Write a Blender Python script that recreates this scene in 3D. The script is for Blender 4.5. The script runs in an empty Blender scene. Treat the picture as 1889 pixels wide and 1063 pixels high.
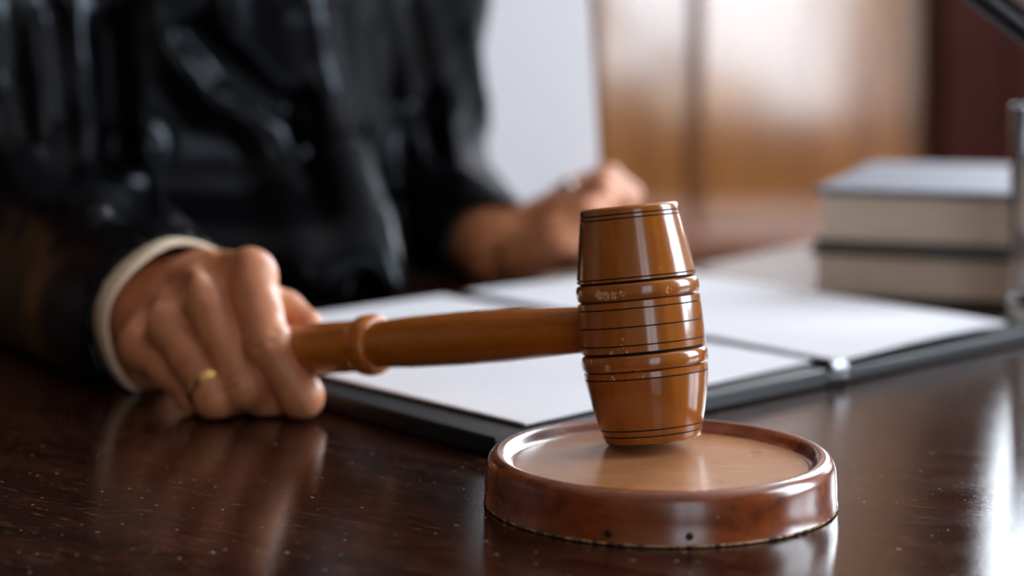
import bpy, bmesh, math, random
import numpy as np
from mathutils import Vector, Matrix
random.seed(3)
S = bpy.context.scene
C = S.collection

# ------------------------------------------------------------------ camera
F, CX, HOR, H = 3540.0, 944.5, 40.0, 0.17      # focal length in px (1889 wide), horizon row, eye height above the desk top
cam = bpy.data.cameras.new('camera'); co = bpy.data.objects.new('camera', cam); C.objects.link(co)
cam.sensor_width = 36; cam.lens = F/1889*36
cam.shift_y = -(531.5-HOR)/1889
co.location = (0, 0, H); co.rotation_euler = (math.pi/2, 0, 0)
cam.clip_start = 0.02
cam.dof.use_dof = True; cam.dof.focus_distance = 0.675; cam.dof.aperture_fstop = 4.8
S.camera = co
S.view_settings.view_transform = 'Standard'; S.view_settings.look = 'None'
S.view_settings.gamma = 1; S.view_settings.use_curve_mapping = False
S.view_settings.exposure = 0.42
w = bpy.data.worlds.new('world'); S.world = w; w.use_nodes = True
w.node_tree.nodes['Background'].inputs[0].default_value = (.55, .68, .9, 1)
w.node_tree.nodes['Background'].inputs[1].default_value = 1.0
L_BACK, L_RIGHT, L_FRONT = 14.0, 13.0, 2.1          # daylight in the three windows

def W(px, py, y):                                # the point seen in that direction at depth y
    return np.array([(px-CX)/F*y, y, H-(py-HOR)/F*y])
def G(px, py, z=0.0):                            # the point seen in that direction at height z
    y = (H-z)*F/(py-HOR)
    return np.array([(px-CX)/F*y, y, z])

# ------------------------------------------------------------------ materials
class NT:
    def __init__(s, name):
        s.m = bpy.data.materials.new(name); s.m.use_nodes = True
        s.t = s.m.node_tree; s.b = s.t.nodes['Principled BSDF']
    def n(s, typ, **k):
        nd = s.t.nodes.new(typ)
        for a, v in k.items():
            if a.startswith('i_'): nd.inputs[a[2:].replace('_', ' ')].default_value = v
            else: setattr(nd, a, v)
        return nd
    def l(s, a, b): s.t.links.new(a, b)
    def coords(s, scale=(1, 1, 1), rot=(0, 0, 0), kind='Object'):
        tc = s.n('ShaderNodeTexCoord'); mp = s.n('ShaderNodeMapping')
        mp.inputs['Rotation'].default_value = rot
        mp.inputs['Scale'].default_value = scale
        if any(rot): mp.vector_type = 'TEXTURE'; mp.inputs['Scale'].default_value = [1/q for q in scale]
        s.l(tc.outputs[kind], mp.inputs['Vector']); return mp.outputs['Vector']
    def noise(s, vec, scale, detail=5, rough=.55, dist=0):
        nd = s.n('ShaderNodeTexNoise'); nd.inputs['Scale'].default_value = scale
        nd.inputs['Detail'].default_value = detail; nd.inputs['Roughness'].default_value = rough
        nd.inputs['Distortion'].default_value = dist
        s.l(vec, nd.inputs['Vector']); return nd.outputs['Fac']
    def ramp(s, fac, stops):
        r = s.n('ShaderNodeValToRGB'); e = r.color_ramp.elements
        while len(e) < len(stops): e.new(.5)
        for q, (p, c) in zip(e, stops):
            q.position = p; q.color = (c, c, c, 1) if not isinstance(c, tuple) else (*c, 1)
        s.l(fac, r.inputs[0]); return r.outputs[0]
    def mix(s, fac, a, b, mode='MIX'):
        m = s.n('ShaderNodeMix', data_type='RGBA', blend_type=mode)
        for sock, v in ((m.inputs[0], fac), (m.inputs[6], a), (m.inputs[7], b)):
            if hasattr(v, 'is_output'): s.l(v, sock)
            elif isinstance(v, tuple): sock.default_value = (*v, 1)
            else: sock.default_value = v
        return m.outputs[2]
    def bump(s, h, strength, dist=.001, prev=None):
        b = s.n('ShaderNodeBump'); b.inputs['Strength'].default_value = strength; b.inputs['Distance'].default_value = dist
        s.l(h, b.inputs['Height'])
        if prev is not None: s.l(prev, b.inputs['Normal'])
        return b.outputs['Normal']
    def set(s, **k):
        for a, v in k.items():
            i = s.b.inputs[a.replace('_', ' ')]
            if hasattr(v, 'is_output'): s.l(v, i)
            else: i.default_value = (*v, 1) if isinstance(v, tuple) and len(v) == 3 and i.type == 'RGBA' else v
        return s

def plain(name, col, rough=.5, metal=0, **k):
    return NT(name).set(Base_Color=col, Roughness=rough, Metallic=metal, **k).m

def wood(name, dark, mid, light, grain=(40, 40, 3), scale=1, rough=.25, coat=.0, wear=None, bumpy=.08, spec=.5, coatr=.08):
    n = NT(name)
    v = n.coords(grain)
    a = n.noise(v, 2.2*scale, 6, .6, .6); b = n.noise(v, 9*scale, 4, .6)
    c = n.ramp(a, [(.28, dark), (.5, mid), (.75, light)])
    c = n.mix(n.ramp(b, [(.35, 0.0), (.7, .35)]), c, dark)
    big = n.noise(n.coords((1, 1, 1)), 18, 3)
    c = n.mix(n.ramp(big, [(.35, 0.0), (.75, .4)]), c, dark)
    if wear:
        ch = n.noise(n.coords((1, 1, 1.6)), wear[0], 3, .6)
        c = n.mix(n.ramp(ch, [(wear[1], 0.0), (wear[1]+.03, 1.0)]), c, wear[2])
    rr = n.ramp(n.noise(n.coords(), 60, 4), [(.3, rough*.75), (.75, rough*1.3)])
    n.set(Base_Color=c, Roughness=rr, Coat_Weight=coat, Coat_Roughness=coatr, Specular_IOR_Level=spec)
    n.set(Normal=n.bump(b, bumpy, .0006))
    return n.m

M = {}
M['gavel'] = wood('varnished maple', (.25, .075, .009), (.36, .106, .014), (.44, .145, .022), (50, 50, 6), 1, .2, .6, (330, .715, (.55, .35, .17)), .06)
M['handle'] = wood('handle maple', (.30, .078, .005), (.47, .135, .008), (.56, .18, .014), (130, 130, 5), 1, .3, .25, None, .08)
M['block'] = wood('red varnished wood', dark=(.09, .018, .005), mid=(.25, .054, .013), light=(.34, .082, .018), grain=(14, 60, 60), rough=.24, coat=.7, wear=(260, .735, (.5, .28, .14)), bumpy=.05, coatr=.17)
M['worn'] = wood('worn varnish edge', (.30, .10, .02), (.45, .19, .05), (.60, .38, .18), (150, 150, 150), 1, .3)
M['groove'] = plain('dark stained groove', (.012, .004, .002), .6)
M['paleedge'] = None
M['black_leather'] = None

def m_blockfloor():
    n = NT('worn block floor'); v = n.coords((12, 26, 26))
    c = n.ramp(n.noise(v, 2.5, 6, .6, .4), [(.25, (.33, .135, .05)), (.55, (.42, .19, .08)), (.85, (.50, .25, .115))])
    dents = n.noise(n.coords(), 240, 3, .6)
    c = n.mix(n.ramp(dents, [(.70, 0.0), (.73, 1.0)]), c, (.62, .42, .22))
    d2 = n.noise(n.coords((1, .5, 1)), 95, 3, .6)
    c = n.mix(n.ramp(d2, [(.62, 0.0), (.75, .55)]), c, (.12, .04, .012))
    n.set(Base_Color=c, Roughness=.27, Specular_IOR_Level=.6); n.set(Normal=n.bump(d2, .22, .0006)); return n.m
M['blockfloor'] = m_blockfloor()
def m_edge():
    n = NT('bare wood edge'); t = n.noise(n.coords(), 330, 3)
    n.set(Base_Color=n.ramp(t, [(.42, (.03, .01, .005)), (.55, (.42, .27, .14))]), Roughness=.8); return n.m
M['paleedge'] = m_edge()

def m_desk():
    n = NT('dark mahogany desk top')
    v = n.coords((3, 26, 10), (0, 0, -.62))
    g = n.noise(v, 3.2, 7, .62, .5); fine = n.noise(n.coords((8, 150, 10), (0, 0, -.62)), 6, 4, .65)
    c = n.ramp(g, [(.25, (.0055, .0016, .001)), (.5, (.019, .0052, .003)), (.78, (.050, .015, .008))])
    c = n.mix(n.ramp(fine, [(.52, 0.0), (.75, .5)]), c, (.09, .03, .014))
    # scratches and specks with shapes of their own
    sc = n.noise(n.coords((22, 150, 10), (0, 0, -.55)), 5, 3, .5, .6)
    c = n.mix(n.ramp(sc, [(.61, 0.0), (.70, .42)]), c, (.24, .115, .06))
    sp = n.noise(n.coords(), 300, 2, .5)
    c = n.mix(n.ramp(sp, [(.70, 0.0), (.73, .7)]), c, (.42, .28, .2))
    rr = n.ramp(n.noise(n.coords((2, 5, 2)), 11, 5), [(.3, .045), (.75, .11)])
    n.set(Base_Color=c, Roughness=rr, Specular_IOR_Level=.42)
    nb = n.bump(fine, .09, .0005); nb = n.bump(n.noise(n.coords((40, 160, 10), (0, 0, -.7)), 8, 5, .7), .10, .0004, nb)
    n.set(Normal=nb); return n.m
M['desk'] = m_desk()
M['desk_body'] = wood('mahogany desk body', (.012, .004, .002), (.04, .012, .006), (.07, .022, .01), (30, 30, 4), 1, .3)

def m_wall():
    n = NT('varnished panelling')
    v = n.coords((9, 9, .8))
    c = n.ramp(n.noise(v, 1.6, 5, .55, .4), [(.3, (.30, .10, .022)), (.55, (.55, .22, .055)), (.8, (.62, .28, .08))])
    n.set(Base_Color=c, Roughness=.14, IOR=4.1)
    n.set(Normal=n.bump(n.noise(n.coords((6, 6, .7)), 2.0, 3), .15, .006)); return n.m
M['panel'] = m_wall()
M['batten'] = wood('panel batten', (.16, .06, .02), (.24, .09, .03), (.3, .12, .04), (30, 30, 3), 1, .3)
M['mahogany'] = wood('dark mahogany', (.022, .004, .003), (.050, .0095, .006), (.066, .014, .009), (20, 20, 2), 1, .45, spec=.12)
M['bench'] = wood('bench top', (.2, .08, .045), (.30, .13, .08), (.38, .18, .11), (3, 30, 30), 1, .35)
M['plaster'] = NT('plaster').set(Base_Color=(.66, .60, .55), Roughness=.9).m
M['lightpanel'] = wood('light front panelling', (.42, .24, .12), (.56, .34, .19), (.66, .42, .25), (9, 9, .8), 1, .6, spec=.2)
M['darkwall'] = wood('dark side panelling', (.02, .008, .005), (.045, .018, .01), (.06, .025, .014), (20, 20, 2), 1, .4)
M['floor'] = wood('floor boards', (.05, .02, .01), (.10, .045, .02), (.14, .065, .03), (3, 30, 30), 1, .35)
M['frame'] = plain('white window paint', (.7, .7, .68), .4)

def sky(name, L):
    n = NT(name); n.set(Base_Color=(0, 0, 0), Roughness=.1, Emission_Color=(.83, .91, 1.0), Emission_Strength=L); return n.m

def m_paper(name, base, lines=True, rot=0):
    n = NT(name); c = None
    t = n.noise(n.coords((30, 260, 1), (0, 0, rot)), 1.5, 2, .5)
    wv = n.n('ShaderNodeTexWave', wave_type='BANDS', bands_direction='Y'); wv.inputs['Scale'].default_value = 28
    n.l(n.coords((1, 1, 1), (0, 0, rot)), wv.inputs['Vector'])
    words = n.noise(n.coords((140, 12, 1), (0, 0, rot)), 1.0, 2)
    if lines:
        f = n.mix(1.0, n.ramp(wv.outputs['Fac'], [(.72, 0.0), (.85, 1.0)]), n.ramp(words, [(.45, 0.0), (.52, .12)]), 'MULTIPLY')
        c = n.mix(f, base, (.42, .42, .46))
    else: c = base
    n.set(Base_Color=c, Roughness=.65, Specular_IOR_Level=.25); n.set(Normal=n.bump(t, .05, .0005)); return n.m
M['paper'] = m_paper('printed paper', (.64, .64, .675), True, .755)
M['blank'] = m_paper('blank paper', (.64, .64, .675), False)
def m_sheet():
    n = NT('thin paper'); n.set(Base_Color=(.72, .71, .74), Roughness=.7, Specular_IOR_Level=.2)
    t = n.n('ShaderNodeBsdfTranslucent'); t.inputs[0].default_value = (.70, .68, .70, 1)
    mx = n.n('ShaderNodeMixShader'); mx.inputs[0].default_value = .42
    n.l(n.b.outputs[0], mx.inputs[1]); n.l(t.outputs[0], mx.inputs[2]); n.l(mx.outputs[0], n.t.nodes['Material Output'].inputs[0]); return n.m
M['sheet'] = m_sheet()
M['leather'] = NT('black leather')
_n = M['leather']; _v = _n.n('ShaderNodeTexVoronoi'); _v.inputs['Scale'].default_value = 420; _n.l(_n.coords(), _v.inputs['Vector'])
_n.set(Base_Color=(.009, .009, .011), Roughness=.48, Specular_IOR_Level=.32); _n.set(Normal=_n.bump(_v.outputs['Distance'], .25, .0004)); M['leather'] = _n.m
M['stain'] = plain('dark spot', (.008, .003, .002), .5)
M['chrome'] = plain('dull steel', (.32, .33, .36), .38, 1)
M['gold'] = plain('gold', (.85, .52, .2), .22, 1)
M['silver'] = plain('silver', (.75, .76, .75), .25, 1)
M['blackmetal'] = plain('black painted metal', (.01, .011, .013), .4)
M['silvermetal'] = plain('satin aluminium', (.88, .9, .94), .38, 1)

def m_skin():
    n = NT('skin')
    a = n.noise(n.coords(), 45, 4, .6); b = n.noise(n.coords(), 420, 3, .6)
    c = n.ramp(a, [(.3, (.45, .155, .07)), (.55, (.56, .23, .108)), (.8, (.60, .24, .135))])
    n.set(Base_Color=c, Roughness=.42, Subsurface_Weight=.18, Subsurface_Scale=.004, Specular_IOR_Level=.5)
    n.b.inputs['Subsurface Radius'].default_value = (1, .35, .18)
    cr = n.noise(n.coords((1, 1, 1)), 160, 4, .65, 1.2)
    n.set(Normal=n.bump(b, .18, .0003, n.bump(cr, .22, .0008))); return n.m
M['skin'] = m_skin()
def m_robe():
    n = NT('black satin')
    n.set(Base_Color=(.0022, .0022, .003), Roughness=.23, Specular_IOR_Level=.185, Specular_Tint=(.78, .88, 1.0))
    n.set(Normal=n.bump(n.noise(n.coords((1, 1, .5)), 22, 3, .5), .10, .004)); return n.m
M['robe'] = m_robe()
M['cuff'] = plain('cream cotton', (.80, .64, .47), .8)
M['nail'] = plain('fingernail', (.62, .36, .32), .25)
M['hair'] = plain('dark hair', (.02, .013, .009), .5)
M['bookcloth'] = plain('grey book cloth', (.13, .13, .155), .7, Specular_IOR_Level=.2)
M['bookdark'] = plain('dark olive book cloth', (.07, .055, .04), .6)
def m_pages():
    n = NT('page edges'); t = n.noise(n.coords((2, 2, 900)), 1, 2)
    n.set(Base_Color=n.ramp(t, [(.3, (.70, .55, .42)), (.7, (.86, .72, .58))]), Roughness=.85); return n.m
M['pages'] = m_pages()
g = NT('clear glass'); g.set(Base_Color=(.97, .98, 1), Roughness=.02, IOR=1.45, Transmission_Weight=1.0); M['glass'] = g.m

# ------------------------------------------------------------------ object helpers
ROOT = {}
def link(name, verts, faces, mat, parent=None, smooth=True, origin=None, fm=None, angle=None, basis=None):
    verts = np.asarray(verts, float)
    if parent is not None: org = np.array(ROOT[parent.name])
    else: org = np.array(origin if origin is not None else (verts[:, 0].mean(), verts[:, 1].mean(), verts[:, 2].min()))
    lv = verts-org
    if basis is not None: lv = lv@np.stack(basis, 1)         # columns a, b, d: local z runs along the turned axis
    me = bpy.data.meshes.new(name); me.from_pydata(lv.tolist(), [], [list(map(int, f)) for f in faces])
    for m in (mat if isinstance(mat, (list, tuple)) else [mat]): me.materials.append(m)
    if fm is not None: me.polygons.foreach_set('material_index', np.asarray(fm, np.int32))
    if smooth: me.polygons.foreach_set('use_smooth', [True]*len(me.polygons))
    bm = bmesh.new(); bm.from_mesh(me); bmesh.ops.recalc_face_normals(bm, faces=bm.faces); bm.to_mesh(me); bm.free()
    if angle and hasattr(me, 'set_sharp_from_angle'): me.set_sharp_from_angle(angle=math.radians(angle))
    o = bpy.data.objects.new(name, me); C.objects.link(o)
    if parent is not None: o.parent = parent
    else: o.location = org
    if basis is not None: o.rotation_euler = Matrix(np.stack(basis, 1).tolist()).to_euler()
    ROOT[o.name] = tuple(org)
    return o
def empty(name, loc):
    o = bpy.data.objects.new(name, None); C.objects.link(o); o.location = loc; o.empty_display_size = .02
    ROOT[o.name] = tuple(loc); return o
def tag(o, label, cat, group=None):
    o['label'] = label; o['category'] = cat
    if group: o['group'] = group
    return o
def struct(o): o['kind'] = 'structure'; return o
def bevel(o, wd, seg=3):
    b = o.modifiers.new('bevel', 'BEVEL'); b.width = wd; b.segments = seg; b.limit_method = 'ANGLE'; b.angle_limit = math.radians(40); return o
def boxv(lo, hi):
    x0, y0, z0 = lo; x1, y1, z1 = hi
    v = [(x0, y0, z0), (x1, y0, z0), (x1, y1, z0), (x0, y1, z0), (x0, y0, z1), (x1, y0, z1), (x1, y1, z1), (x0, y1, z1)]
    f = [(0, 3, 2, 1), (4, 5, 6, 7), (0, 1, 5, 4), (1, 2, 6, 5), (2, 3, 7, 6), (3, 0, 4, 7)]
    return v, f
def box(name, lo, hi, mat, parent=None, bev=0, origin=None):
    v, f = boxv(lo, hi); o = link(name, v, f, mat, parent, smooth=False, origin=origin)
    if bev: bevel(o, bev)
    return o
def boxes(name, lst, mat, parent=None, bev=0):
    V, Fa = [], []
    for lo, hi in lst:
        v, f = boxv(lo, hi); k = len(V); V += v; Fa += [tuple(i+k for i in q) for q in f]
    o = link(name, V, Fa, mat, parent, smooth=False)
    if bev: bevel(o, bev)
    return o
def frame_axes(d):
    d = np.asarray(d, float); d = d/np.linalg.norm(d)
    up = np.array([0, 0, 1.0]) if abs(d[2]) < .9 else np.array([0, 1.0, 0])
    a = np.cross(up, d); a /= np.linalg.norm(a); b = np.cross(d, a); return a, b, d
def lathe(name, base, axis, prof, mat, parent=None, seg=96, fm=None, cap=True, **k):
    """prof: (radius, distance along the axis[, material index of the band that ends here])"""
    a, b, d = frame_axes(axis); base = np.asarray(base, float); V, Fa, mi = [], [], []
    for p in prof:
        for j in range(seg):
            t = 2*math.pi*j/seg
            V.append(base+d*p[1]+(a*math.cos(t)+b*math.sin(t))*p[0])
    for i in range(1, len(prof)):
        for j in range(seg):
            j2 = (j+1) % seg
            Fa.append(((i-1)*seg+j, (i-1)*seg+j2, i*seg+j2, i*seg+j)); mi.append(prof[i][2] if len(prof[i]) > 2 else 0)
    if cap:
        Fa.append(tuple(range(seg))[::-1]); mi.append(prof[1][2] if len(prof[1]) > 2 else 0)
        n0 = (len(prof)-1)*seg; Fa.append(tuple(range(n0, n0+seg))); mi.append(prof[-1][2] if len(prof[-1]) > 2 else 0)
    return link(name, V, Fa, mat, parent, fm=mi, angle=k.pop('angle', 40), **k)
def tube(name, pts, r, mat, parent=None, seg=16, **k):
    pts = [np.asarray(p, float) for p in pts]; V, Fa = [], []
    for i, p in enumerate(pts):
        d = pts[min(i+1, len(pts)-1)]-pts[max(i-1, 0)]; a, b, d = frame_axes(d)
        for j in range(seg):
            t = 2*math.pi*j/seg; V.append(p+(a*math.cos(t)+b*math.sin(t))*(r if np.isscalar(r) else r[i]))
    for i in range(1, len(pts)):
        for j in range(seg):
            j2 = (j+1) % seg; Fa.append(((i-1)*seg+j, (i-1)*seg+j2, i*seg+j2, i*seg+j))
    Fa.append(tuple(range(seg))[::-1]); Fa.append(tuple(range((len(pts)-1)*seg, len(pts)*seg)))
    return link(name, V, Fa, mat, parent, angle=50, **k)
def sheet(name, c4, thick, mat, parent=None, nu=12, nv=12, hfun=None, bev=0, **k):
    """a slab over the quad c4 (a, b, c, d around), its top at the given heights plus hfun(u, v)"""
    a, b, c, d = [np.asarray(p, float) for p in c4]; V = []
    for s in (0, 1):
        for i in range(nu+1):
            for j in range(nv+1):
                u, v = i/nu, j/nv
                p = (1-u)*(1-v)*a+u*(1-v)*b+u*v*c+(1-u)*v*d
                if hfun: p = p+np.array([0, 0, hfun(u, v)])
                if s == 0: p = p-np.array([0, 0, thick])
                V.append(p)
    n1 = (nu+1)*(nv+1); I = lambda s, i, j: s*n1+i*(nv+1)+j; Fa = []
    for i in range(nu):
        for j in range(nv):
            Fa.append((I(1, i, j), I(1, i+1, j), I(1, i+1, j+1), I(1, i, j+1)))
            Fa.append((I(0, i, j), I(0, i, j+1), I(0, i+1, j+1), I(0, i+1, j)))
    for i in range(nu):
        Fa.append((I(0, i, 0), I(0, i+1, 0), I(1, i+1, 0), I(1, i, 0))); Fa.append((I(0, i+1, nv), I(0, i, nv), I(1, i, nv), I(1, i+1, nv)))
    for j in range(nv):
        Fa.append((I(0, 0, j+1), I(0, 0, j), I(1, 0, j), I(1, 0, j+1))); Fa.append((I(0, nu, j), I(0, nu, j+1), I(1, nu, j+1), I(1, nu, j)))
    o = link(name, V, Fa, mat, parent, angle=40, **k)
    if bev: bevel(o, bev)
    return o

# ------------------------------------------------------------------ smooth volumes (signed distance, surface nets)
def cone(P, a, b, ra, rb):
    a = np.asarray(a, np.float32); ab = np.asarray(b, np.float32)-a
    q = P-a; t = np.clip((q@ab)/max(float(ab@ab), 1e-12), 0, 1)
    q = q-t[..., None]*ab
    return np.sqrt((q*q).sum(-1))-(ra+(rb-ra)*t)
def ell(P, c, r, R=None):
    q = P-np.asarray(c, np.float32)
    if R is not None: q = q@np.asarray(R, np.float32)
    r = np.asarray(r, np.float32)
    k0 = np.sqrt(((q/r)**2).sum(-1)); k1 = np.sqrt(((q/(r*r))**2).sum(-1))
    return k0*(k0-1)/np.maximum(k1, 1e-6)
def smin(a, b, k):
    h = np.maximum(k-np.abs(a-b), 0)/k
    return np.minimum(a, b)-h*h*k*.25
def smax(a, b, k): return -smin(-a, -b, k)
def chain(P, pts, rs, k):
    d = None
    for i in range(len(pts)-1):
        e = cone(P, pts[i], pts[i+1], rs[i], rs[i+1]); d = e if d is None else smin(d, e, k)
    return d
def nets(fun, lo, hi, h):
    lo = np.asarray(lo, float); n = np.ceil((np.asarray(hi)-lo)/h).astype(int)+1
    ax = [lo[i]+h*np.arange(n[i]) for i in range(3)]
    P = np.stack(np.meshgrid(*ax, indexing='ij'), -1).astype(np.float32)
    D = np.empty(n, np.float32)
    for i in range(0, n[0], 16): D[i:i+16] = fun(P[i:i+16])
    for s in (0, -1):                                    # close at the border of the grid
        D[s] = np.maximum(D[s], h*.5); D[:, s] = np.maximum(D[:, s], h*.5); D[:, :, s] = np.maximum(D[:, :, s], h*.5)
    ins = D < 0; m = n-1; acc = np.zeros((*m, 3)); cnt = np.zeros(m)
    corners = [(i, j, k) for i in (0, 1) for j in (0, 1) for k in (0, 1)]
    sl = lambda c: tuple(slice(c[a], c[a]+m[a]) for a in range(3))
    for c in corners:
        for a in range(3):
            if c[a]: continue
            c2 = list(c); c2[a] = 1
            d0, d1 = D[sl(c)], D[sl(c2)]; x = ins[sl(c)] != ins[sl(c2)]
            t = np.where(x, d0/np.where(x, d0-d1, 1), 0)
            for b in range(3): acc[..., b] += np.where(x, (t if b == a else c[b]), 0)
            cnt += x
    act = cnt > 0; idx = -np.ones(m, int); idx[act] = np.arange(act.sum())
    V = lo+h*(np.argwhere(act)+acc[act]/cnt[act][:, None]); Fa = []
    for a in range(3):
        b, c = (a+1) % 3, (a+2) % 3
        s0 = [slice(None)]*3; s1 = [slice(None)]*3; s0[a] = slice(0, -1); s1[a] = slice(1, None)
        e = np.argwhere(ins[tuple(s0)] != ins[tuple(s1)])
        e = e[(e[:, b] > 0) & (e[:, c] > 0) & (e[:, b] < m[b]) & (e[:, c] < m[c])]
        def at(db, dc):
            q = e.copy(); q[:, b] -= db; q[:, c] -= dc; return idx[q[:, 0], q[:, 1], q[:, 2]]
        Q = np.stack([at(1, 1), at(0, 1), at(0, 0), at(1, 0)], 1)
        fl = ~ins[e[:, 0], e[:, 1], e[:, 2]]; Q[fl] = Q[fl][:, ::-1]
        Fa.append(Q)
    return V, np.concatenate(Fa)

# ------------------------------------------------------------------ the room
XL, XR, YF, YB, ZF, ZC = -2.0, 2.0, -2.0, 2.5, -0.75, 2.0
struct(box('floor', (XL-.1, YF-.1, ZF-.1), (XR+.1, YB+.1, ZF), M['floor']))
struct(box('ceiling', (XL-.1, YF-.1, ZC), (XR+.1, YB+.1, ZC+.1), M['plaster']))
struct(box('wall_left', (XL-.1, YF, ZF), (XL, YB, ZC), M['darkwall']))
def wall_with_hole(name, axis, pos, thick, a0, a1, holes, mat):
    """axis 'x': wall runs along x at y = pos; 'y': runs along y at x = pos"""
    lst = []; xs = a0
    for (h0, h1, z0, z1) in holes:
        lst += [(xs, h0, ZF, ZC), (h0, h1, ZF, z0), (h0, h1, z1, ZC)]; xs = h1
    lst.append((xs, a1, ZF, ZC)); B = []
    for (p, q, z0, z1) in lst:
        B.append(((p, min(pos, pos+thick), z0), (q, max(pos, pos+thick), z1)) if axis == 'x' else ((min(pos, pos+thick), p, z0), (max(pos, pos+thick), q, z1)))
    return struct(boxes(name, B, mat))
WB = (.618, 1.65, .245, 1.7); WR = (.45, 1.45, .18, 1.7); WF = (.30, 1.22, -.2, 1.6)
wall_with_hole('wall_back', 'x', YB, .12, XL, XR, [WB], M['panel'])
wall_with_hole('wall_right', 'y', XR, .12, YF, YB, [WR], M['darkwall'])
wall_with_hole('wall_front', 'x', YF, -.12, XL, XR, [WF], M['lightpanel'])
def window(name, axis, pos, out, hole, L, mull):
    a0, a1, z0, z1 = hole; w_ = .018; lst = [(a0, a1, z0, z0+w_), (a0, a1, z1-w_, z1), (a0, a0+w_, z0+w_, z1-w_), (a1-w_, a1, z0+w_, z1-w_)]
    for t in mull: lst.append((t-.03, t+.03, z0+w_, z1-w_))
    p0, p1 = sorted((pos+out*.02, pos+out*.08)); q0, q1 = sorted((pos+out*.05, pos+out*.055))
    mk = lambda a, b, c, d, y0, y1: ((a, y0, c), (b, y1, d)) if axis == 'x' else ((y0, a, c), (y1, b, d))
    root = struct(boxes(name, [mk(*t, p0, p1) for t in lst], M['frame']))
    box('pane', *mk(a0+w_, a1-w_, z0+w_, z1-w_, q0, q1), sky('daylight '+name, L), root)
    return root
window('window_1', 'x', YB, 1, WB, L_BACK, [1.27])
window('window_2', 'y', XR, 1, WR, L_RIGHT, [.95])
window('window_3', 'x', YF, -1, WF, L_FRONT, [.665])
# panelling battens and the dark mahogany facing on the right of the back wall
for i, px in enumerate((700, 1098, 1285)):
    x = (px-CX)/F*YB; struct(box('trim_%d' % (i+1), (x-.009, YB-.008, -.08), (x+.009, YB, ZC), M['batten'], bev=.003))
dx = (1705-CX)/F*YB
struct(boxes('trim_4', [((dx, YB-.035, ZF), (.632, YB, ZC)), ((.632, YB-.035, ZF), (1.7, YB, .24)), ((dx+.012, YB-.043, -.3), (dx+.05, YB-.035, 1.9))], M['mahogany'], bev=.004))
# low bench that runs along the back wall
bn = empty('bench', (.25, 2.38, ZF))
tag(bn, 'long low brown wooden bench along the panelled back wall', 'bench')
box('bench_top', (-.6, 2.25, -.115), (1.5, 2.495, -.085), M['bench'], bn, .004)
box('front_panel', (-.58, 2.27, ZF), (1.48, 2.29, -.115), M['mahogany'], bn)
for x in (-.58, 1.455): box('side_panel', (x, 2.29, ZF), (x+.025, 2.48, -.115), M['mahogany'], bn)

# ------------------------------------------------------------------ desk
dk = empty('desk', (-.1, .8, ZF))
tag(dk, 'dark mahogany desk with a worn glossy top', 'desk')
poly = [(-1.1, .22), (.9, .22), (.9, 1.60), (.27, 1.54), (.127, 1.34), (-1.1, .813)]
bevel(link('desk_top', [(x, y, z) for z in (-.035, 0) for x, y in poly], [tuple(range(6))[::-1], tuple(range(6, 12))]+[(i, (i+1) % 6, 6+(i+1) % 6, 6+i) for i in range(6)], M['desk'], dk, smooth=False), .005)
for x in (-1.02, .38): box('pedestal', (x, .34, ZF), (x+.4, .82, -.0351), M['desk_body'], dk, .004)
box('modesty_panel', (-.62, .42, -.55), (.38, .44, -.0351), M['desk_body'], dk)

# ------------------------------------------------------------------ sound block
bc = np.array([(1217-CX)/F*.681, .681, 0]); R0 = .0621
bl = empty('sound_block', tuple(bc))
tag(bl, 'round red-brown wooden sound block with raised rim under the gavel head', 'sound block')
prof = [(R0-.003, 0, 1), (R0+.0004, .0004, 1), (R0+.0003, .0011, 1), (R0, .0015, 0), (R0, .008, 0), (R0-.0003, .0128, 0), (R0-.0008, .0148, 0), (R0-.0018, .0164, 0), (R0-.0033, .0174, 0),
        (R0-.0046, .0176, 0), (R0-.006, .0172, 0), (R0-.0072, .0162, 0), (R0-.0082, .0147, 0), (R0-.0092, .0138, 0), (R0-.0104, .0135, 0)]
lathe('rim', bc, (0, 0, 1), prof, [M['block'], M['paleedge']], bl, 160, cap=False)
lathe('strike_face', bc, (0, 0, 1), [(R0-.0100, .0132), (R0-.0101, .0136), (R0-.013, .0136), (.03, .0135), (.002, .0135)], M['blockfloor'], bl, 128)
for px, py in ((1122, 985), (1272, 990)):
    y = bc[1]-math.sqrt(max(R0**2-((px-CX)/F*.62-bc[0])**2, 0)); p = W(px, py, y); nrm = (p-bc)*[1, 1, 0]; nrm /= np.linalg.norm(nrm)
    lathe('dark_knot', p-nrm*.0012, nrm, [(.0013, 0), (.0013, .00135), (.0006, .0016)], M['stain'], bl, 12)

# ------------------------------------------------------------------ gavel
HB = W(1205, 811, .706); HT = W(1160, 380, .716)
ax = HT-HB; HL = np.linalg.norm(ax); ax = ax/HL
tip = HB - np.array([0, 0, 0])
gv = empty('gavel', tuple(HB))
tag(gv, 'varnished wooden gavel with ringed barrel head, standing on the sound block', 'gavel')
def rad(t):    # barrel outline, t = 0 top, 1 bottom (cm)
    xs = [0, .05, .15, .3, .36, .45, .55, .66, .72, .8, .88, .95, 1.0]
    rs = [1.82, 1.88, 2.02, 2.21, 2.25, 2.29, 2.31, 2.31, 2.29, 2.18, 2.03, 1.87, 1.74]
    return np.interp(t, xs, rs)/100
P = [(.0168, 0), (rad(0)-.0008, .0001, 2), (rad(0)-.0003, .004, 2), (rad(0), .009, 2)]
def grv(t, dep=.00055, hw=.0028):
    P.extend([(rad(t-hw), t-hw, 0), (rad(t)-dep, t-hw*.35, 1), (rad(t)-dep, t+hw*.35, 1), (rad(t+hw), t+hw, 1)])
def span(t0, t1, n):
    for t in np.linspace(t0, t1, n): P.append((rad(t), t, 0))
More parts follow.
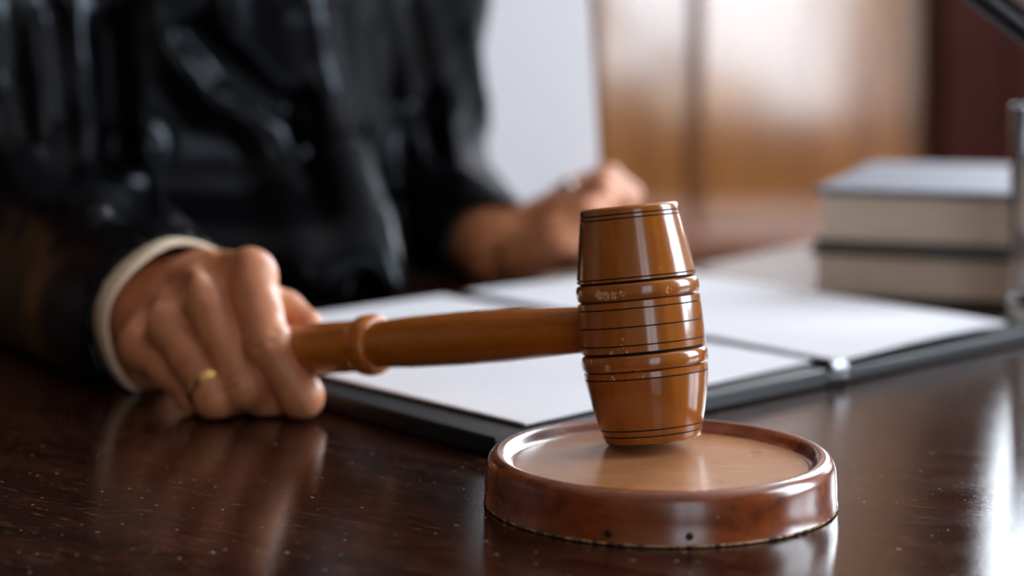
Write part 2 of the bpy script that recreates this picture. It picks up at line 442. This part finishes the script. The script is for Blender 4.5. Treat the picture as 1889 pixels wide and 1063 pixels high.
def bead(t0, t1, dr):
    P.append((rad(t0)-.0012, t0-.003, 1)); P.append((rad(t0)-.0013, t0, 1))
    for a in np.linspace(0, math.pi, 13):
        P.append((rad((t0+t1)/2)-.0009+dr*math.sin(a)**.8, t0+(t1-t0)*(1-math.cos(a))/2, 0))
    P.append((rad(t1)-.0013, t1, 1)); P.append((rad(t1)-.0012, t1+.003, 1))
span(.013, .028, 3); grv(.034); grv(.052); span(.06, .296, 14); grv(.302); span(.308, .314, 2)
bead(.324, .395, .0013); span(.402, .422, 3); grv(.430); span(.44, .5, 4); grv(.506); span(.512, .575, 4); grv(.583); span(.59, .612, 3)
bead(.624, .690, .0013); span(.698, .716, 2); grv(.723); span(.73, .93, 14); grv(.939); grv(.966); span(.975, .992, 3)
P += [(rad(1)-.0003, .997, 2), (rad(1)-.0012, 1.0, 0), (.012, 1.001, 0)]
lathe('head', HT, -ax, [(r, t*HL, m[0] if m else 0) for r, t, *m in P], [M['gavel'], M['groove'], M['worn']], gv, 128, angle=50, basis=frame_axes(-ax))
# pale scuffs where the varnish is chipped off, mostly on the upper bead
def scuff(m, o_axes, pts):
    t = m.node_tree; b = t.nodes['Principled BSDF']; src = b.inputs['Base Color'].links[0].from_socket
    tc = t.nodes.new('ShaderNodeTexCoord'); nz_ = t.nodes.new('ShaderNodeTexNoise'); nz_.inputs['Scale'].default_value = 1150; nz_.inputs['Detail'].default_value = 2
    t.links.new(tc.outputs['Object'], nz_.inputs['Vector'])
    for p, rr, thr in pts:
        lp_ = (p-HB)@np.stack(o_axes, 1)
        v = t.nodes.new('ShaderNodeVectorMath'); v.operation = 'DISTANCE'; v.inputs[1].default_value = lp_.tolist(); t.links.new(tc.outputs['Object'], v.inputs[0])
        lt = t.nodes.new('ShaderNodeMath'); lt.operation = 'LESS_THAN'; lt.inputs[1].default_value = rr; t.links.new(v.outputs['Value'], lt.inputs[0])
        gt = t.nodes.new('ShaderNodeMath'); gt.operation = 'GREATER_THAN'; gt.inputs[1].default_value = thr; t.links.new(nz_.outputs['Fac'], gt.inputs[0])
        mu = t.nodes.new('ShaderNodeMath'); mu.operation = 'MULTIPLY'; t.links.new(lt.outputs[0], mu.inputs[0]); t.links.new(gt.outputs[0], mu.inputs[1])
        mx = t.nodes.new('ShaderNodeMix'); mx.data_type = 'RGBA'; mx.inputs[7].default_value = (.62, .42, .2, 1)
        t.links.new(mu.outputs[0], mx.inputs[0]); t.links.new(src, mx.inputs[6]); src = mx.outputs[2]
    t.links.new(src, b.inputs['Base Color'])
def on_head(px, py):            # the point of the barrel seen there
    for y in np.linspace(.66, .75, 1500):
        p = W(px, py, y); q = p-HT; tt = -(q@ax)/HL; rad_ = np.linalg.norm(q+ax*HL*tt)
        if rad_ <= rad(tt): return p
    return p
scuff(M['gavel'], frame_axes(-ax), [(on_head(1106, 545), .0018, .44), (on_head(1118, 546), .0016, .46), (on_head(1133, 545), .0014, .48), (on_head(1148, 542), .0012, .5), (on_head(1096, 524), .0012, .5), (on_head(1233, 535), .0014, .53),
    (on_head(1122, 680), .0014, .5), (on_head(1130, 700), .0012, .5), (on_head(1128, 655), .0013, .52), (on_head(1092, 668), .0009, .42), (on_head(1075, 414), .0012, .45), (on_head(1180, 690), .002, .6), (on_head(1150, 640), .004, .64)])
# handle
Q = W(566, 645, .826); P0 = HB+ax*HL*.485
hd = Q-P0; hd /= np.linalg.norm(hd)
def t_at(px):    # distance along the handle where it is seen at that column
    k = (px-CX)/F; return (k*P0[1]-P0[0])/(hd[0]-k*hd[1])
tb = t_at(684); t0 = .0222
hp = [(.0060, .0195), (.0084, t0-.0004, 0), (.0085, t0+.001, 0), (.0090, t0+.012, 0), (.0103, t0+(tb-t0)*.35, 0), (.0107, t0+(tb-t0)*.55, 0), (.0104, t0+(tb-t0)*.8, 0), (.0099, tb-.012, 0), (.0097, tb-.0065, 0), (.0098, tb-.0056, 0)]
for a in np.linspace(.12, math.pi-.12, 11): hp.append((.0098+.0030*math.sin(a)**.8, tb-.0055*math.cos(a), 0))
hp += [(.0100, tb+.0058, 1), (.0104, tb+.0066, 0), (.0108, tb+.010, 0), (.0108, tb+.0125, 0), (.0110, tb+.03, 0), (.0112, tb+.06, 0), (.0108, tb+.08, 0), (.0098, tb+.0865, 0), (.006, tb+.09, 0)]
lathe('handle', P0, hd, hp, [M['handle'], M['groove']], gv, 64, angle=50, basis=frame_axes(hd))
lathe('collar', P0, hd, [(.0070, .0216), (.0088, .0219), (.0092, .0226), (.0088, .0233), (.0080, .0238)], M['gavel'], gv, 48)
def HX(px, off=(0, 0, 0)): return P0+hd*t_at(px)+np.array(off)

# ------------------------------------------------------------------ open folder with papers
fo = empty('document_folder', (.14, .95, 0))
tag(fo, 'open black leather document folder lying behind the gavel', 'folder')
LC = G(1528, 714); hv = np.array([-.186, .226, 0]); LA = LC-np.array([.1540, .1464, 0])
lc = [LA, LC, LC+hv, LA+hv]
up = lambda q, z: [np.array([p[0], p[1], z]) for p in q]
sheet('front_cover', up(lc, .0080), .0076, M['leather'], fo, 4, 4, bev=.0012)
RC, RR = G(1552, 710), G(1925, 626); hv2 = np.array([-.182, .232, 0])
rc = [RC, RR, RR+hv2*.93, RC+hv2]
sheet('back_cover', up(rc, .0068), .0064, M['leather'], fo, 4, 4, bev=.0012)
sheet('spine', up([LC+(RC-LC)*.04, RC-(RC-LC)*.04, RC+hv2*.985, LC+hv*.985], .0030), .0026, M['leather'], fo, 2, 4, bev=.0008)
sp = (LC+RC)/2
clip = tube('spine_clip', [sp+np.array([-.002, -.001, .0085]), sp+np.array([.004, .003, .0085]), sp+np.array([.0, .008, .0085])], .0028, M['chrome'], fo, 12)
box('clip_plate', tuple(sp+np.array([-.004, -.001, .003])), tuple(sp+np.array([.006, .009, .0062])), M['chrome'], clip, .001)
# papers: left pile and right pile, each its own thing
pa = [G(968, 781, .010), G(1497, 664, .0095), G(815, 544, .0105), G(968, 781, .010)+(G(815, 544, .0105)-G(1497, 664, .0095))]
pl = sheet('paper_stack', pa, .0012, M['paper'], None, 14, 14, lambda u, v: .0009*math.sin(u*3.1)*math.sin(v*3.1), bev=.0008)
tag(pl, 'white printed pages on the left side of the open folder', 'paper', 'papers in the folder')
pb = [G(1545, 664, .0105), G(1856, 594, .0115), np.array([.103, 1.252, .0086]), G(858, 537, .0105)]
pr = sheet('paper_stack', pb, .0016, M['blank'], None, 14, 14, lambda u, v: .0012*math.sin(u*3.1), bev=.0008)
tag(pr, 'white blank page on the right side of the open folder', 'paper', 'papers in the folder')

# ------------------------------------------------------------------ books, glass, lamp
def book(loc, rz, wd, dp, th, cover, name='hardback_book'):
    r = empty(name, tuple(loc)); c, s = math.cos(rz), math.sin(rz)
    def bx(nm, lo, hi, mt, bev=0):
        v, f = boxv(lo, hi); v = [(loc[0]+c*x-s*y, loc[1]+s*x+c*y, loc[2]+z) for x, y, z in v]
        o = link(nm, v, f, mt, r, smooth=False); bevel(o, bev) if bev else None
    ct = .0042
    bx('cover', (0, 0, 0), (wd, dp, ct), cover, .0012); bx('cover', (0, 0, th-ct), (wd, dp, th), cover, .0012)
    bx('spine', (wd-.006, 0, ct), (wd, dp, th-ct), cover, .0012)
    bx('page_block', (.004, .004, ct), (wd-.0061, dp-.004, th-ct), M['pages'])
    return r
b0 = G(1492, 552); rz = -.36
k1 = book(b0, rz, .22, .24, .0315, M['bookdark']); tag(k1, 'lower dark-covered thick book of the stack behind the glass', 'book', 'stacked books')
k2 = book(b0+np.array([.004, .008, .0317]), rz+.02, .22, .235, .0360, M['bookcloth']); tag(k2, 'upper grey-covered thick book on top of the stack', 'book', 'stacked books')

gx = np.array([.316, 1.082, 0]); r_ = .0355
gl = lathe('drinking_glass', gx, (0, 0, 1), [(.001, .0003), (r_-.003, .0003), (r_-.001, .002), (r_, .006), (r_-.001, .03), (r_-.002, .121), (r_-.0026, .1225), (r_-.0034, .121), (r_-.0034, .03), (r_-.003, .016), (r_-.008, .011), (.001, .011)], M['glass'], None, 72, origin=gx)
tag(gl, 'clear glass tumbler at the right edge beside the books', 'glass')

lb = np.array([.50, .95, 0.0]); lp = empty('desk_lamp', tuple(lb))
tag(lp, 'black and silver jointed desk lamp reaching into the upper right corner', 'lamp')
lathe('base', lb, (0, 0, 1), [(.02, .0004), (.072, .0004), (.075, .003), (.075, .012), (.070, .016), (.012, .018)], M['blackmetal'], lp, 64)
j1 = lb+np.array([0, 0, .018]); j2 = W(2120, 210, .93); j3 = W(1200, -495, .86)
tube('lower_arm', [j1, j2], .008, M['blackmetal'], lp)
u = (j3-j2)/np.linalg.norm(j3-j2); nz = np.array([-u[2], 0, u[0]]); nz = nz/np.linalg.norm(nz); nz = nz if nz[2] > 0 else -nz
tube('upper_arm', [j2-nz*.0052, j3-nz*.0052], .0056, M['blackmetal'], lp)
bar = tube('upper_bar', [j2+nz*.0066, j3+nz*.0066], .0068, M['silvermetal'], lp)
lathe('joint', j2+np.array([0, -.014, 0]), (0, 1, 0), [(.012, 0), (.016, .001), (.016, .027), (.012, .028)], M['silvermetal'], lp, 32)
pm = j2+(j3-j2)*.52
lathe('bolt', pm+np.array([0, -.009, 0])+nz*.006, (0, 1, 0), [(.006, 0), (.0085, .001), (.0085, .018), (.006, .019)], M['silvermetal'], bar, 24)
lathe('lamp_head', j3+np.array([0, 0, .03]), u*.5+np.array([0, 0, -.9]), [(.014, -.02), (.02, 0), (.05, .035), (.066, .075), (.064, .075), (.048, .036), (.012, .004)], M['blackmetal'], lp, 48)

# ------------------------------------------------------------------ the person
CUF = W(328, 592, .895); ELB = np.array([-.287, 1.12, .026]); fdir = (CUF-ELB)/np.linalg.norm(CUF-ELB)
# right hand, closed on the handle: joints from the photograph
idx_ = [W(459, 512, .846), W(497, 640, .822), W(556, 732, .819), W(540, 748, .838)]
mid_ = [W(372, 540, .842), W(450, 713, .820), W(497, 742, .829), W(510, 748, .842)]
rng_ = [W(303, 592, .846), W(398, 736, .820), W(446, 752, .838), W(440, 740, .858)]
lit_ = [W(262, 640, .857), W(360, 730, .832), W(402, 742, .848), W(398, 730, .866)]
wr = CUF+fdir*-.004
thm = [W(400, 560, .892), W(478, 572, .872), W(521, 577, .856), W(566, 600, .8465)]
bases = [W(384, 512, .893), W(340, 535, .896), W(305, 585, .894), W(278, 632, .890)]
def right_hand(P):
    arm = chain(P, [wr-fdir*.12, wr-fdir*.01], [.031, .029], .01)
    fin = [idx_, mid_, rng_, lit_]; rm = [.0108, .0098, .0092, .0084]
    palm = arm
    for b, f, r in zip(bases, fin, rm):
        palm = smin(palm, cone(P, b, f[0]+np.array([0, .0035, -.0016]), .0125, r), .012)
    for a, b in ((bases[0], idx_[0]), (bases[1], mid_[0]), (bases[2], rng_[0]), (bases[3], lit_[0])):   # flesh of the palm below the bones
        palm = smin(palm, cone(P, a+np.array([0, .004, -.010]), b+np.array([0, .012, -.012]), .012, .0085), .012)
    for b, f in zip(bases, fin):                         # tendons over the back
        a0 = b+(wr-b)*.2+np.array([0, -.003, .010]); palm = smin(palm, cone(P, a0, f[0]+np.array([-.001, .001, .0020]), .0034, .0070), .009)
    for f, r in zip(fin, (.0102, .0088, .0087, .0083)):  # knuckles
        palm = smin(palm, ell(P, f[0]+np.array([0, -.0010, .0015]), (r, r, r)), .006)
    d = palm
    R = [(.0112, .0100, .0093, .0080), (.0100, .0092, .0083, .0072), (.0094, .0086, .0078, .0068), (.0084, .0076, .0070, .0060)]
    fs = None
    for f, r in zip(fin, R):
        m1 = (f[0]+f[1])/2
        c = smin(cone(P, f[0], m1, r[0], r[1]*.96), cone(P, m1, f[1], r[1]*.96, r[1]), .004)
        c = smin(c, cone(P, f[1], f[2], r[1], r[2]*.98), .003); c = smin(c, cone(P, f[2], f[3], r[2], r[3]), .003)
        k = f[1]+np.array([0, -.0014, .0008]); c = smin(c, ell(P, k, (r[1]*.9, r[1]*.95, r[1]*.9)), .004)
        fs = c if fs is None else smin(fs, c, .0012)
    d = smin(d, fs, .0050)
    t = chain(P, [thm[0]+np.array([0, 0, -.006]), thm[1], thm[2], thm[3]], [.014, .0118, .0094, .0072], .005)
    d = smin(d, t, .005)
    # knuckle creases on the bent joints, veins and hollows between the tendons
    for f, r in zip(fin, R):
        for s in (-.22, .0, .22):
            c = f[1]+(f[0]-f[1])/np.linalg.norm(f[0]-f[1])*(s*.018)+np.array([0, -r[1]*1.03, r[1]*.25])
            w_ = np.array([.0062, 0, .0026]); d = smax(d, -cone(P, c-w_, c+w_, .0005, .0005), .0014)
    for i in range(3):
        a, b = (bases[i]+bases[i+1])/2+np.array([0, -.010, .012]), (fin[i][0]+fin[i+1][0])/2+np.array([-.002, -.0045, .0095])
        d = smax(d, -cone(P, a*.35+b*.65, b, .0028, .0052), .0095)
    v = [bases[2]+np.array([.004, -.012, .0105]), (mid_[0]+rng_[0])/2+np.array([-.012, .020, .0125]), (idx_[0]+mid_[0])/2+np.array([-.010, .020, .011])]
    for q in (1,): d = smin(d, cone(P, v[q], v[q+1], .0008, .0008), .006)
    # keep off the desk
    d = smax(d, (.0006-P[..., 2]), .002)
    return d
vr, fr = nets(right_hand, (-.245, .795, -.002), (-.07, 1.01, .085), .0013)

# left hand holding up a sheet of paper
LWR = W(925, 468, 1.265)
LM = [W(1040, 392, 1.245), W(1052, 368, 1.262), W(1056, 356, 1.282), W(1050, 368, 1.302)]
LP = [W(1110, 345, 1.243), W(1120, 330, 1.262), W(1118, 328, 1.284), W(1104, 345, 1.304)]
LD = [W(1152, 372, 1.243), W(1160, 362, 1.262), W(1155, 362, 1.284), W(1140, 376, 1.302)]
LT = [W(1140, 410, 1.255), W(1146, 404, 1.272), W(1140, 404, 1.288), W(1124, 410, 1.302)]
LEL = np.array([-.082, 1.45, .055]); ldir = (LWR-LEL)/np.linalg.norm(LWR-LEL)
def left_hand(P):
    d = chain(P, [LWR-ldir*.10, LWR], [.032, .0245], .01)
    for m in LM: d = smin(d, cone(P, LWR+(m-LWR)*.18+np.array([0, 0, .002]), m, .0135, .0105), .012)
    for m in LM: d = smin(d, cone(P, LWR+np.array([.012, 0, -.006]), m+np.array([.004, 0, -.022]), .012, .009), .012)
    fs = None
    for i in range(4):
        r = (.0098, .0098, .0092, .0082)[i]
        c = chain(P, [LM[i], LP[i], LD[i], LT[i]], [r*1.05, r*.95, r*.85, r*.75], .003); fs = c if fs is None else smin(fs, c, .0012)
    d = smin(d, fs, .005)
    t = chain(P, [W(960, 470, 1.235), W(1030, 432, 1.215), W(1082, 400, 1.215), W(1120, 372, 1.228)], [.0155, .0128, .0108, .0085], .006)
    d = smin(d, t, .006)
    return smax(d, .0006-P[..., 2], .002)
vl, fl = nets(left_hand, (-.07, 1.19, -.002), (.09, 1.36, .09), .0017)

# trunk, arms, neck and head under the robe (hidden below the frame's upper edge)
SH_R, SH_L = np.array([-.42, 1.27, .30]), np.array([-.085, 1.35, .34])
HC = np.array([-.25, 1.27, .535])
def trunk(P):
    Q_ = P.copy(); Q_[..., 1] = (Q_[..., 1]-1.33)*1.5+1.33
    d = chain(Q_, [(-.245, 1.40, -.24), (-.245, 1.33, .05), (-.25, 1.34, .28)], [.135, .12, .125], .03)/1.5
    d = smin(d, chain(P, [SH_R, ELB, wr-fdir*.10], [.05, .037, .031], .02), .04)
    d = smin(d, chain(P, [SH_L, LEL, LWR-ldir*.08], [.05, .037, .032], .02), .04)
    d = smin(d, chain(P, [(-.25, 1.33, .36), (-.25, 1.30, .46)], [.06, .054], .02), .05)
    d = smin(d, ell(P, HC+np.array([0, .012, .02]), (.074, .096, .098)), .02)
    d = smin(d, ell(P, HC+np.array([0, -.03, -.065]), (.052, .058, .055)), .04)
    d = smin(d, cone(P, HC+np.array([0, -.078, .01]), HC+np.array([0, -.102, -.03]), .009, .013), .012)
    for s in (-1, 1):
        d = smin(d, ell(P, HC+np.array([s*.076, .012, -.005]), (.010, .020, .032)), .006)
        d = smin(d, ell(P, HC+np.array([s*.033, -.076, .028]), (.022, .012, .009)), .01)
        d = smax(d, -ell(P, HC+np.array([s*.032, -.094, .008]), (.015, .010, .008)), .008)
        d = smin(d, ell(P, HC+np.array([s*.032, -.072, .008]), (.0125, .0125, .0125)), .004)
    d = smin(d, ell(P, HC+np.array([0, -.084, -.066]), (.024, .010, .006)), .006)
    d = smin(d, ell(P, HC+np.array([0, -.081, -.078]), (.020, .010, .006)), .006)
    return d
vb, fb = nets(trunk, (-.56, .96, -.36), (.06, 1.58, .70), .0068)
Vp = np.concatenate([vr, vl, vb]); Fp = np.concatenate([fr, fl+len(vr), fb+len(vr)+len(vl)])
pe = link('person', Vp, Fp, M['skin'], None, origin=(-.245, 1.40, -.30))
tag(pe, 'person in a black satin robe, gripping the gavel and holding up a sheet of paper', 'person')
def hairf(P):
    d = ell(P, HC+np.array([0, .022, .032]), (.084, .102, .100))
    return smax(d, -ell(P, HC+np.array([0, -.075, -.05]), (.075, .075, .10)), .01)
for sx in (-1, 1):
    ec = HC+np.array([sx*.032, -.0705, .008]); V, Fa = [], []; mi = []
    for i in range(13):
        for j in range(20):
            t, a = math.pi*i/12, 2*math.pi*j/20; V.append(ec+.0128*np.array([math.sin(t)*math.cos(a), -math.cos(t), math.sin(t)*math.sin(a)]))
    for i in range(12):
        for j in range(20): Fa.append((i*20+j, i*20+(j+1) % 20, i*20+20+(j+1) % 20, i*20+20+j)); mi.append(1 if i < 3 else 0)
    link('eye', V, Fa, [plain('eye white', (.75, .72, .7), .2), plain('dark iris', (.03, .016, .01), .2)], pe, fm=mi)
vh, fh = nets(hairf, HC-.16, HC+.17, .008); link('hair', vh, fh, M['hair'], pe)

# robe: trunk, sleeves, folds
def robe_base(P):
    Q_ = P.copy(); Q_[..., 1] = (Q_[..., 1]-1.33)*1.45+1.33
    d = chain(Q_, [(-.24, 1.36, -.3), (-.24, 1.325, .02), (-.25, 1.28, .30)], [.165, .160, .15], .03)/1.45
    ra = chain(P, [SH_R, (SH_R+ELB)/2+np.array([.0, .01, -.02]), ELB+np.array([0, .01, .01])], [.075, .066, .052], .03)
    ra = smin(ra, chain(P, [ELB, CUF-fdir*.06, CUF-fdir*.008], [.044, .040, .0405], .02), .03)
    ra = smin(ra, cone(P, ELB+np.array([.01, -.02, -.02]), CUF-fdir*.03+np.array([-.004, 0, -.010]), .046, .034), .02)
    la = chain(P, [SH_L, (SH_L+LEL)/2, LEL], [.075, .062, .056], .03)
    la = smin(la, chain(P, [LEL, LWR-ldir*.035], [.056, .036], .03), .03)
    d = smin(d, cone(P, (-.33, 1.195, .012), (-.105, 1.185, .012), .040, .036), .06)     # cloth gathered at the desk edge
    d = smin(d, ra, .05); d = smin(d, la, .03)
    d = smin(d, cone(P, (-.25, 1.33, .33), (-.25, 1.315, .415), .10, .066), .05)
    for q in (SH_R, SH_L): d = smin(d, cone(P, (-.25, 1.325, .36), q+np.array([0, 0, -.005]), .07, .072), .06)
    return d
def hit(px, py):                                # where the line of sight meets the robe
    ys = np.linspace(.95, 1.75, 800); pts = np.stack([W(px, py, y) for y in ys]).astype(np.float32)
    dd = robe_base(pts); i = np.argmax(dd < .001)
    return pts[i] if (dd < .001).any() else pts[np.argmin(dd)]
FOLDS = [([(52, 60), (66, 180), (82, 330)], .010, .007), ([(118, -20), (138, 150), (160, 330), (176, 400)], .009, .006), ([(-20, 200), (20, 300), (62, 410)], .010, .007),
         ([(292, 20), (335, 115), (395, 165), (450, 205)], .010, .010), ([(598, 190), (630, 300), (672, 420), (712, 530)], .019, .007), ([(700, -20), (738, 120), (748, 200), (790, 330), (815, 470)], .008, .009),
         ([(770, -10), (800, 110), (838, 200)], .007, .006), ([(828, 190), (832, 300), (850, 360)], .006, .008), ([(862, 60), (884, 190), (893, 225)], .006, .007), ([(795, 330), (870, 350), (905, 370)], .007, .007),
         ([(0, 350), (60, 400), (120, 450)], .008, .006), ([(60, 360), (130, 405), (165, 440)], .008, .006), ([(140, 370), (180, 410), (230, 448)], .008, .006), ([(415, 0), (420, 80)], .008, .006),
         ([(480, 200), (520, 330), (560, 500)], .008, .01), ([(240, 60), (250, 260), (300, 420)], .008, .01), ([(570, 40), (600, 200)], .009, .01)]
FP = [([hit(*q) for q in pl_], a, b) for pl_, a, b in FOLDS]
ya, yb = FP[4][0][0][1]-.004, FP[4][0][-1][1]-.004                # the big fold hangs straight into the lap
FP[4] = ([W(*q, ya+(yb-ya)*t) for q, t in zip(FOLDS[4][0], (0, .33, .67, 1))], *FP[4][1:])
HOLL = [([(100, 30), (112, 200), (125, 340)], .010), ([(20, 30), (25, 150), (40, 250)], .010), ([(690, 260), (735, 380), (775, 500)], .012), ([(560, 200), (620, 380), (680, 540)], .014),
        ([(690, 60), (705, 180), (745, 300)], .010), ([(800, 200), (812, 320)], .008), ([(350, 60), (420, 130), (500, 190)], .014), ([(200, 60), (215, 260), (250, 400)], .014)]
HP = [([hit(*q) for q in pl_], r) for pl_, r in HOLL]
def robe(P):
    d = robe_base(P)
    for pts, r, amp in FP:
        c = chain(P, [p+np.array([0, .004, 0]) for p in pts], [r*.6]+[r]*(len(pts)-2)+[r*.5], .004); d = smin(d, c, amp*2+.004)
    for pts, r in HP: d = smax(d, -chain(P, pts, [r*.4]+[r*.7]*(len(pts)-2)+[r*.4], .004), .016)
    # sleeve ends, hollow inside
    for end, dr, r in ((CUF-fdir*.006, fdir, .0385), (LWR-ldir*.012, ldir, .031)):
        q = P-end.astype(np.float32); s = q@dr.astype(np.float32)
        near = np.sqrt((q*q).sum(-1)) < .09
        d = np.where(near, smax(d, s, .003), d)
        d = np.where(near, smax(d, -cone(P, end-dr*.045, end+dr*.03, r*.92, r), .002), d)
    on_desk = (P[..., 1] < 1.286+.43*P[..., 0])
    d = np.where(on_desk, smax(d, .0008-P[..., 2], .006), d)
    return d
vro, fro = nets(robe, (-.53, .86, -.05), (.055, 1.53, .46), .0034)
def robe_low(P):
    Q_ = P.copy(); Q_[..., 1] = (Q_[..., 1]-1.36)*1.45+1.36
    d = chain(Q_, [(-.24, 1.40, -.26), (-.24, 1.36, -.06)], [.18, .155], .03)/1.45
    for s in (-1, 1):
        d = smin(d, chain(P, [(-.24+s*.09, 1.36, -.24), (-.24+s*.11, .98, -.20), (-.24+s*.11, .94, -.66)], [.10, .085, .08], .04), .06)
    return smax(d, -.745-P[..., 2], .01)
vrl, frl = nets(robe_low, (-.55, .8, -.76), (.1, 1.6, -.04), .012)
link('robe', np.concatenate([vro, vrl]), np.concatenate([fro, frl+len(vro)]), M['robe'], pe)
# shirt cuff showing out of the right sleeve
a_, b_, d_ = frame_axes(fdir); V, Fa = [], []; ns = 72
rows = [(.0345, -.02), (.0372, -.02), (.0378, .004), (.0372, .0068), (.0356, .0072), (.0346, .005), (.0340, -.012)]
for r, s in rows:
    for j in range(ns):
        t = 2*math.pi*j/ns; p = CUF+d_*(s+.0015*math.sin(3*t+.5))+(a_*math.cos(t)+b_*math.sin(t))*(r+.0006*math.sin(5*t)); p[2] = max(p[2], .0012+.0003*math.sin(9*t)); V.append(p)
for i in range(len(rows)):
    i2 = (i+1) % len(rows)
    for j in range(ns): Fa.append((i*ns+j, i*ns+(j+1) % ns, i2*ns+(j+1) % ns, i2*ns+j))
o = link('shirt_cuff', V, Fa, M['cuff'], pe); o['label'] = 'cream shirt cuff showing below the black sleeve'
# rings
def ringo(name, c, axis, r, wd, mat, lab):
    a = np.asarray(axis)/np.linalg.norm(axis)
    o = lathe(name, np.asarray(c)-a*wd/2, a, [(r, 0), (r+.0011, .0004), (r+.0015, wd/2), (r+.0011, wd-.0004), (r, wd), (r, 0)], mat, pe, 48, cap=False); o['label'] = lab
rc_ = rng_[0]+(rng_[1]-rng_[0])*.86+np.array([0, 0, 0])
ringo('finger_ring', rc_, rng_[1]-rng_[0], .0087, .0048, M['gold'], 'gold band on the ring finger of the hand on the gavel')
rl_ = LM[1]+(LP[1]-LM[1])*.25
ringo('finger_ring', rl_+np.array([-.004, -.004, 0]), LP[1]-LM[1], .0112, .006, M['silver'], 'silver ring on the hand that holds the paper')
# the sheet of paper held upright
s0, s1 = W(1112, 330, 1.318), np.array([-.045, 1.50, 0]); s0[2] = .028; s1[2] = .0125
e0, e1 = np.array([.052, 1.335, .325]), np.array([-.055, 1.515, .315])
V, Fa = [], []; nu, nv = 24, 16
for i in range(nu+1):
    for j in range(nv+1):
        u_, v_ = i/nu, j/nv; p = (1-u_)*(1-v_)*s0+u_*(1-v_)*s1+u_*v_*e1+(1-u_)*v_*e0
        V.append(p+np.array([.86, .5, 0])*(-.006*math.sin(u_*math.pi)-.012*max(0, .18-u_)/.18*v_*.6))
I = lambda i, j: i*(nv+1)+j
for i in range(nu):
    for j in range(nv): Fa.append((I(i, j), I(i+1, j), I(i+1, j+1), I(i, j+1)))
sh = link('paper_sheet', V, Fa, M['sheet'], None); tag(sh, 'white sheet of paper held upright beside the black robe', 'paper')

# chair that carries the person (out of sight behind the desk)
ch = empty('chair', (-.24, 1.42, ZF)); tag(ch, 'dark wooden chair under the person in the robe', 'chair')
box('seat', (-.47, 1.2, -.395), (-.01, 1.66, -.355), M['desk_body'], ch, .008)
box('backrest', (-.45, 1.63, -.355), (-.03, 1.66, .12), M['desk_body'], ch, .008)
for x in (-.46, -.06):
    for y in (1.21, 1.61): box('leg', (x, y, ZF), (x+.04, y+.04, -.395), M['desk_body'], ch, .004)
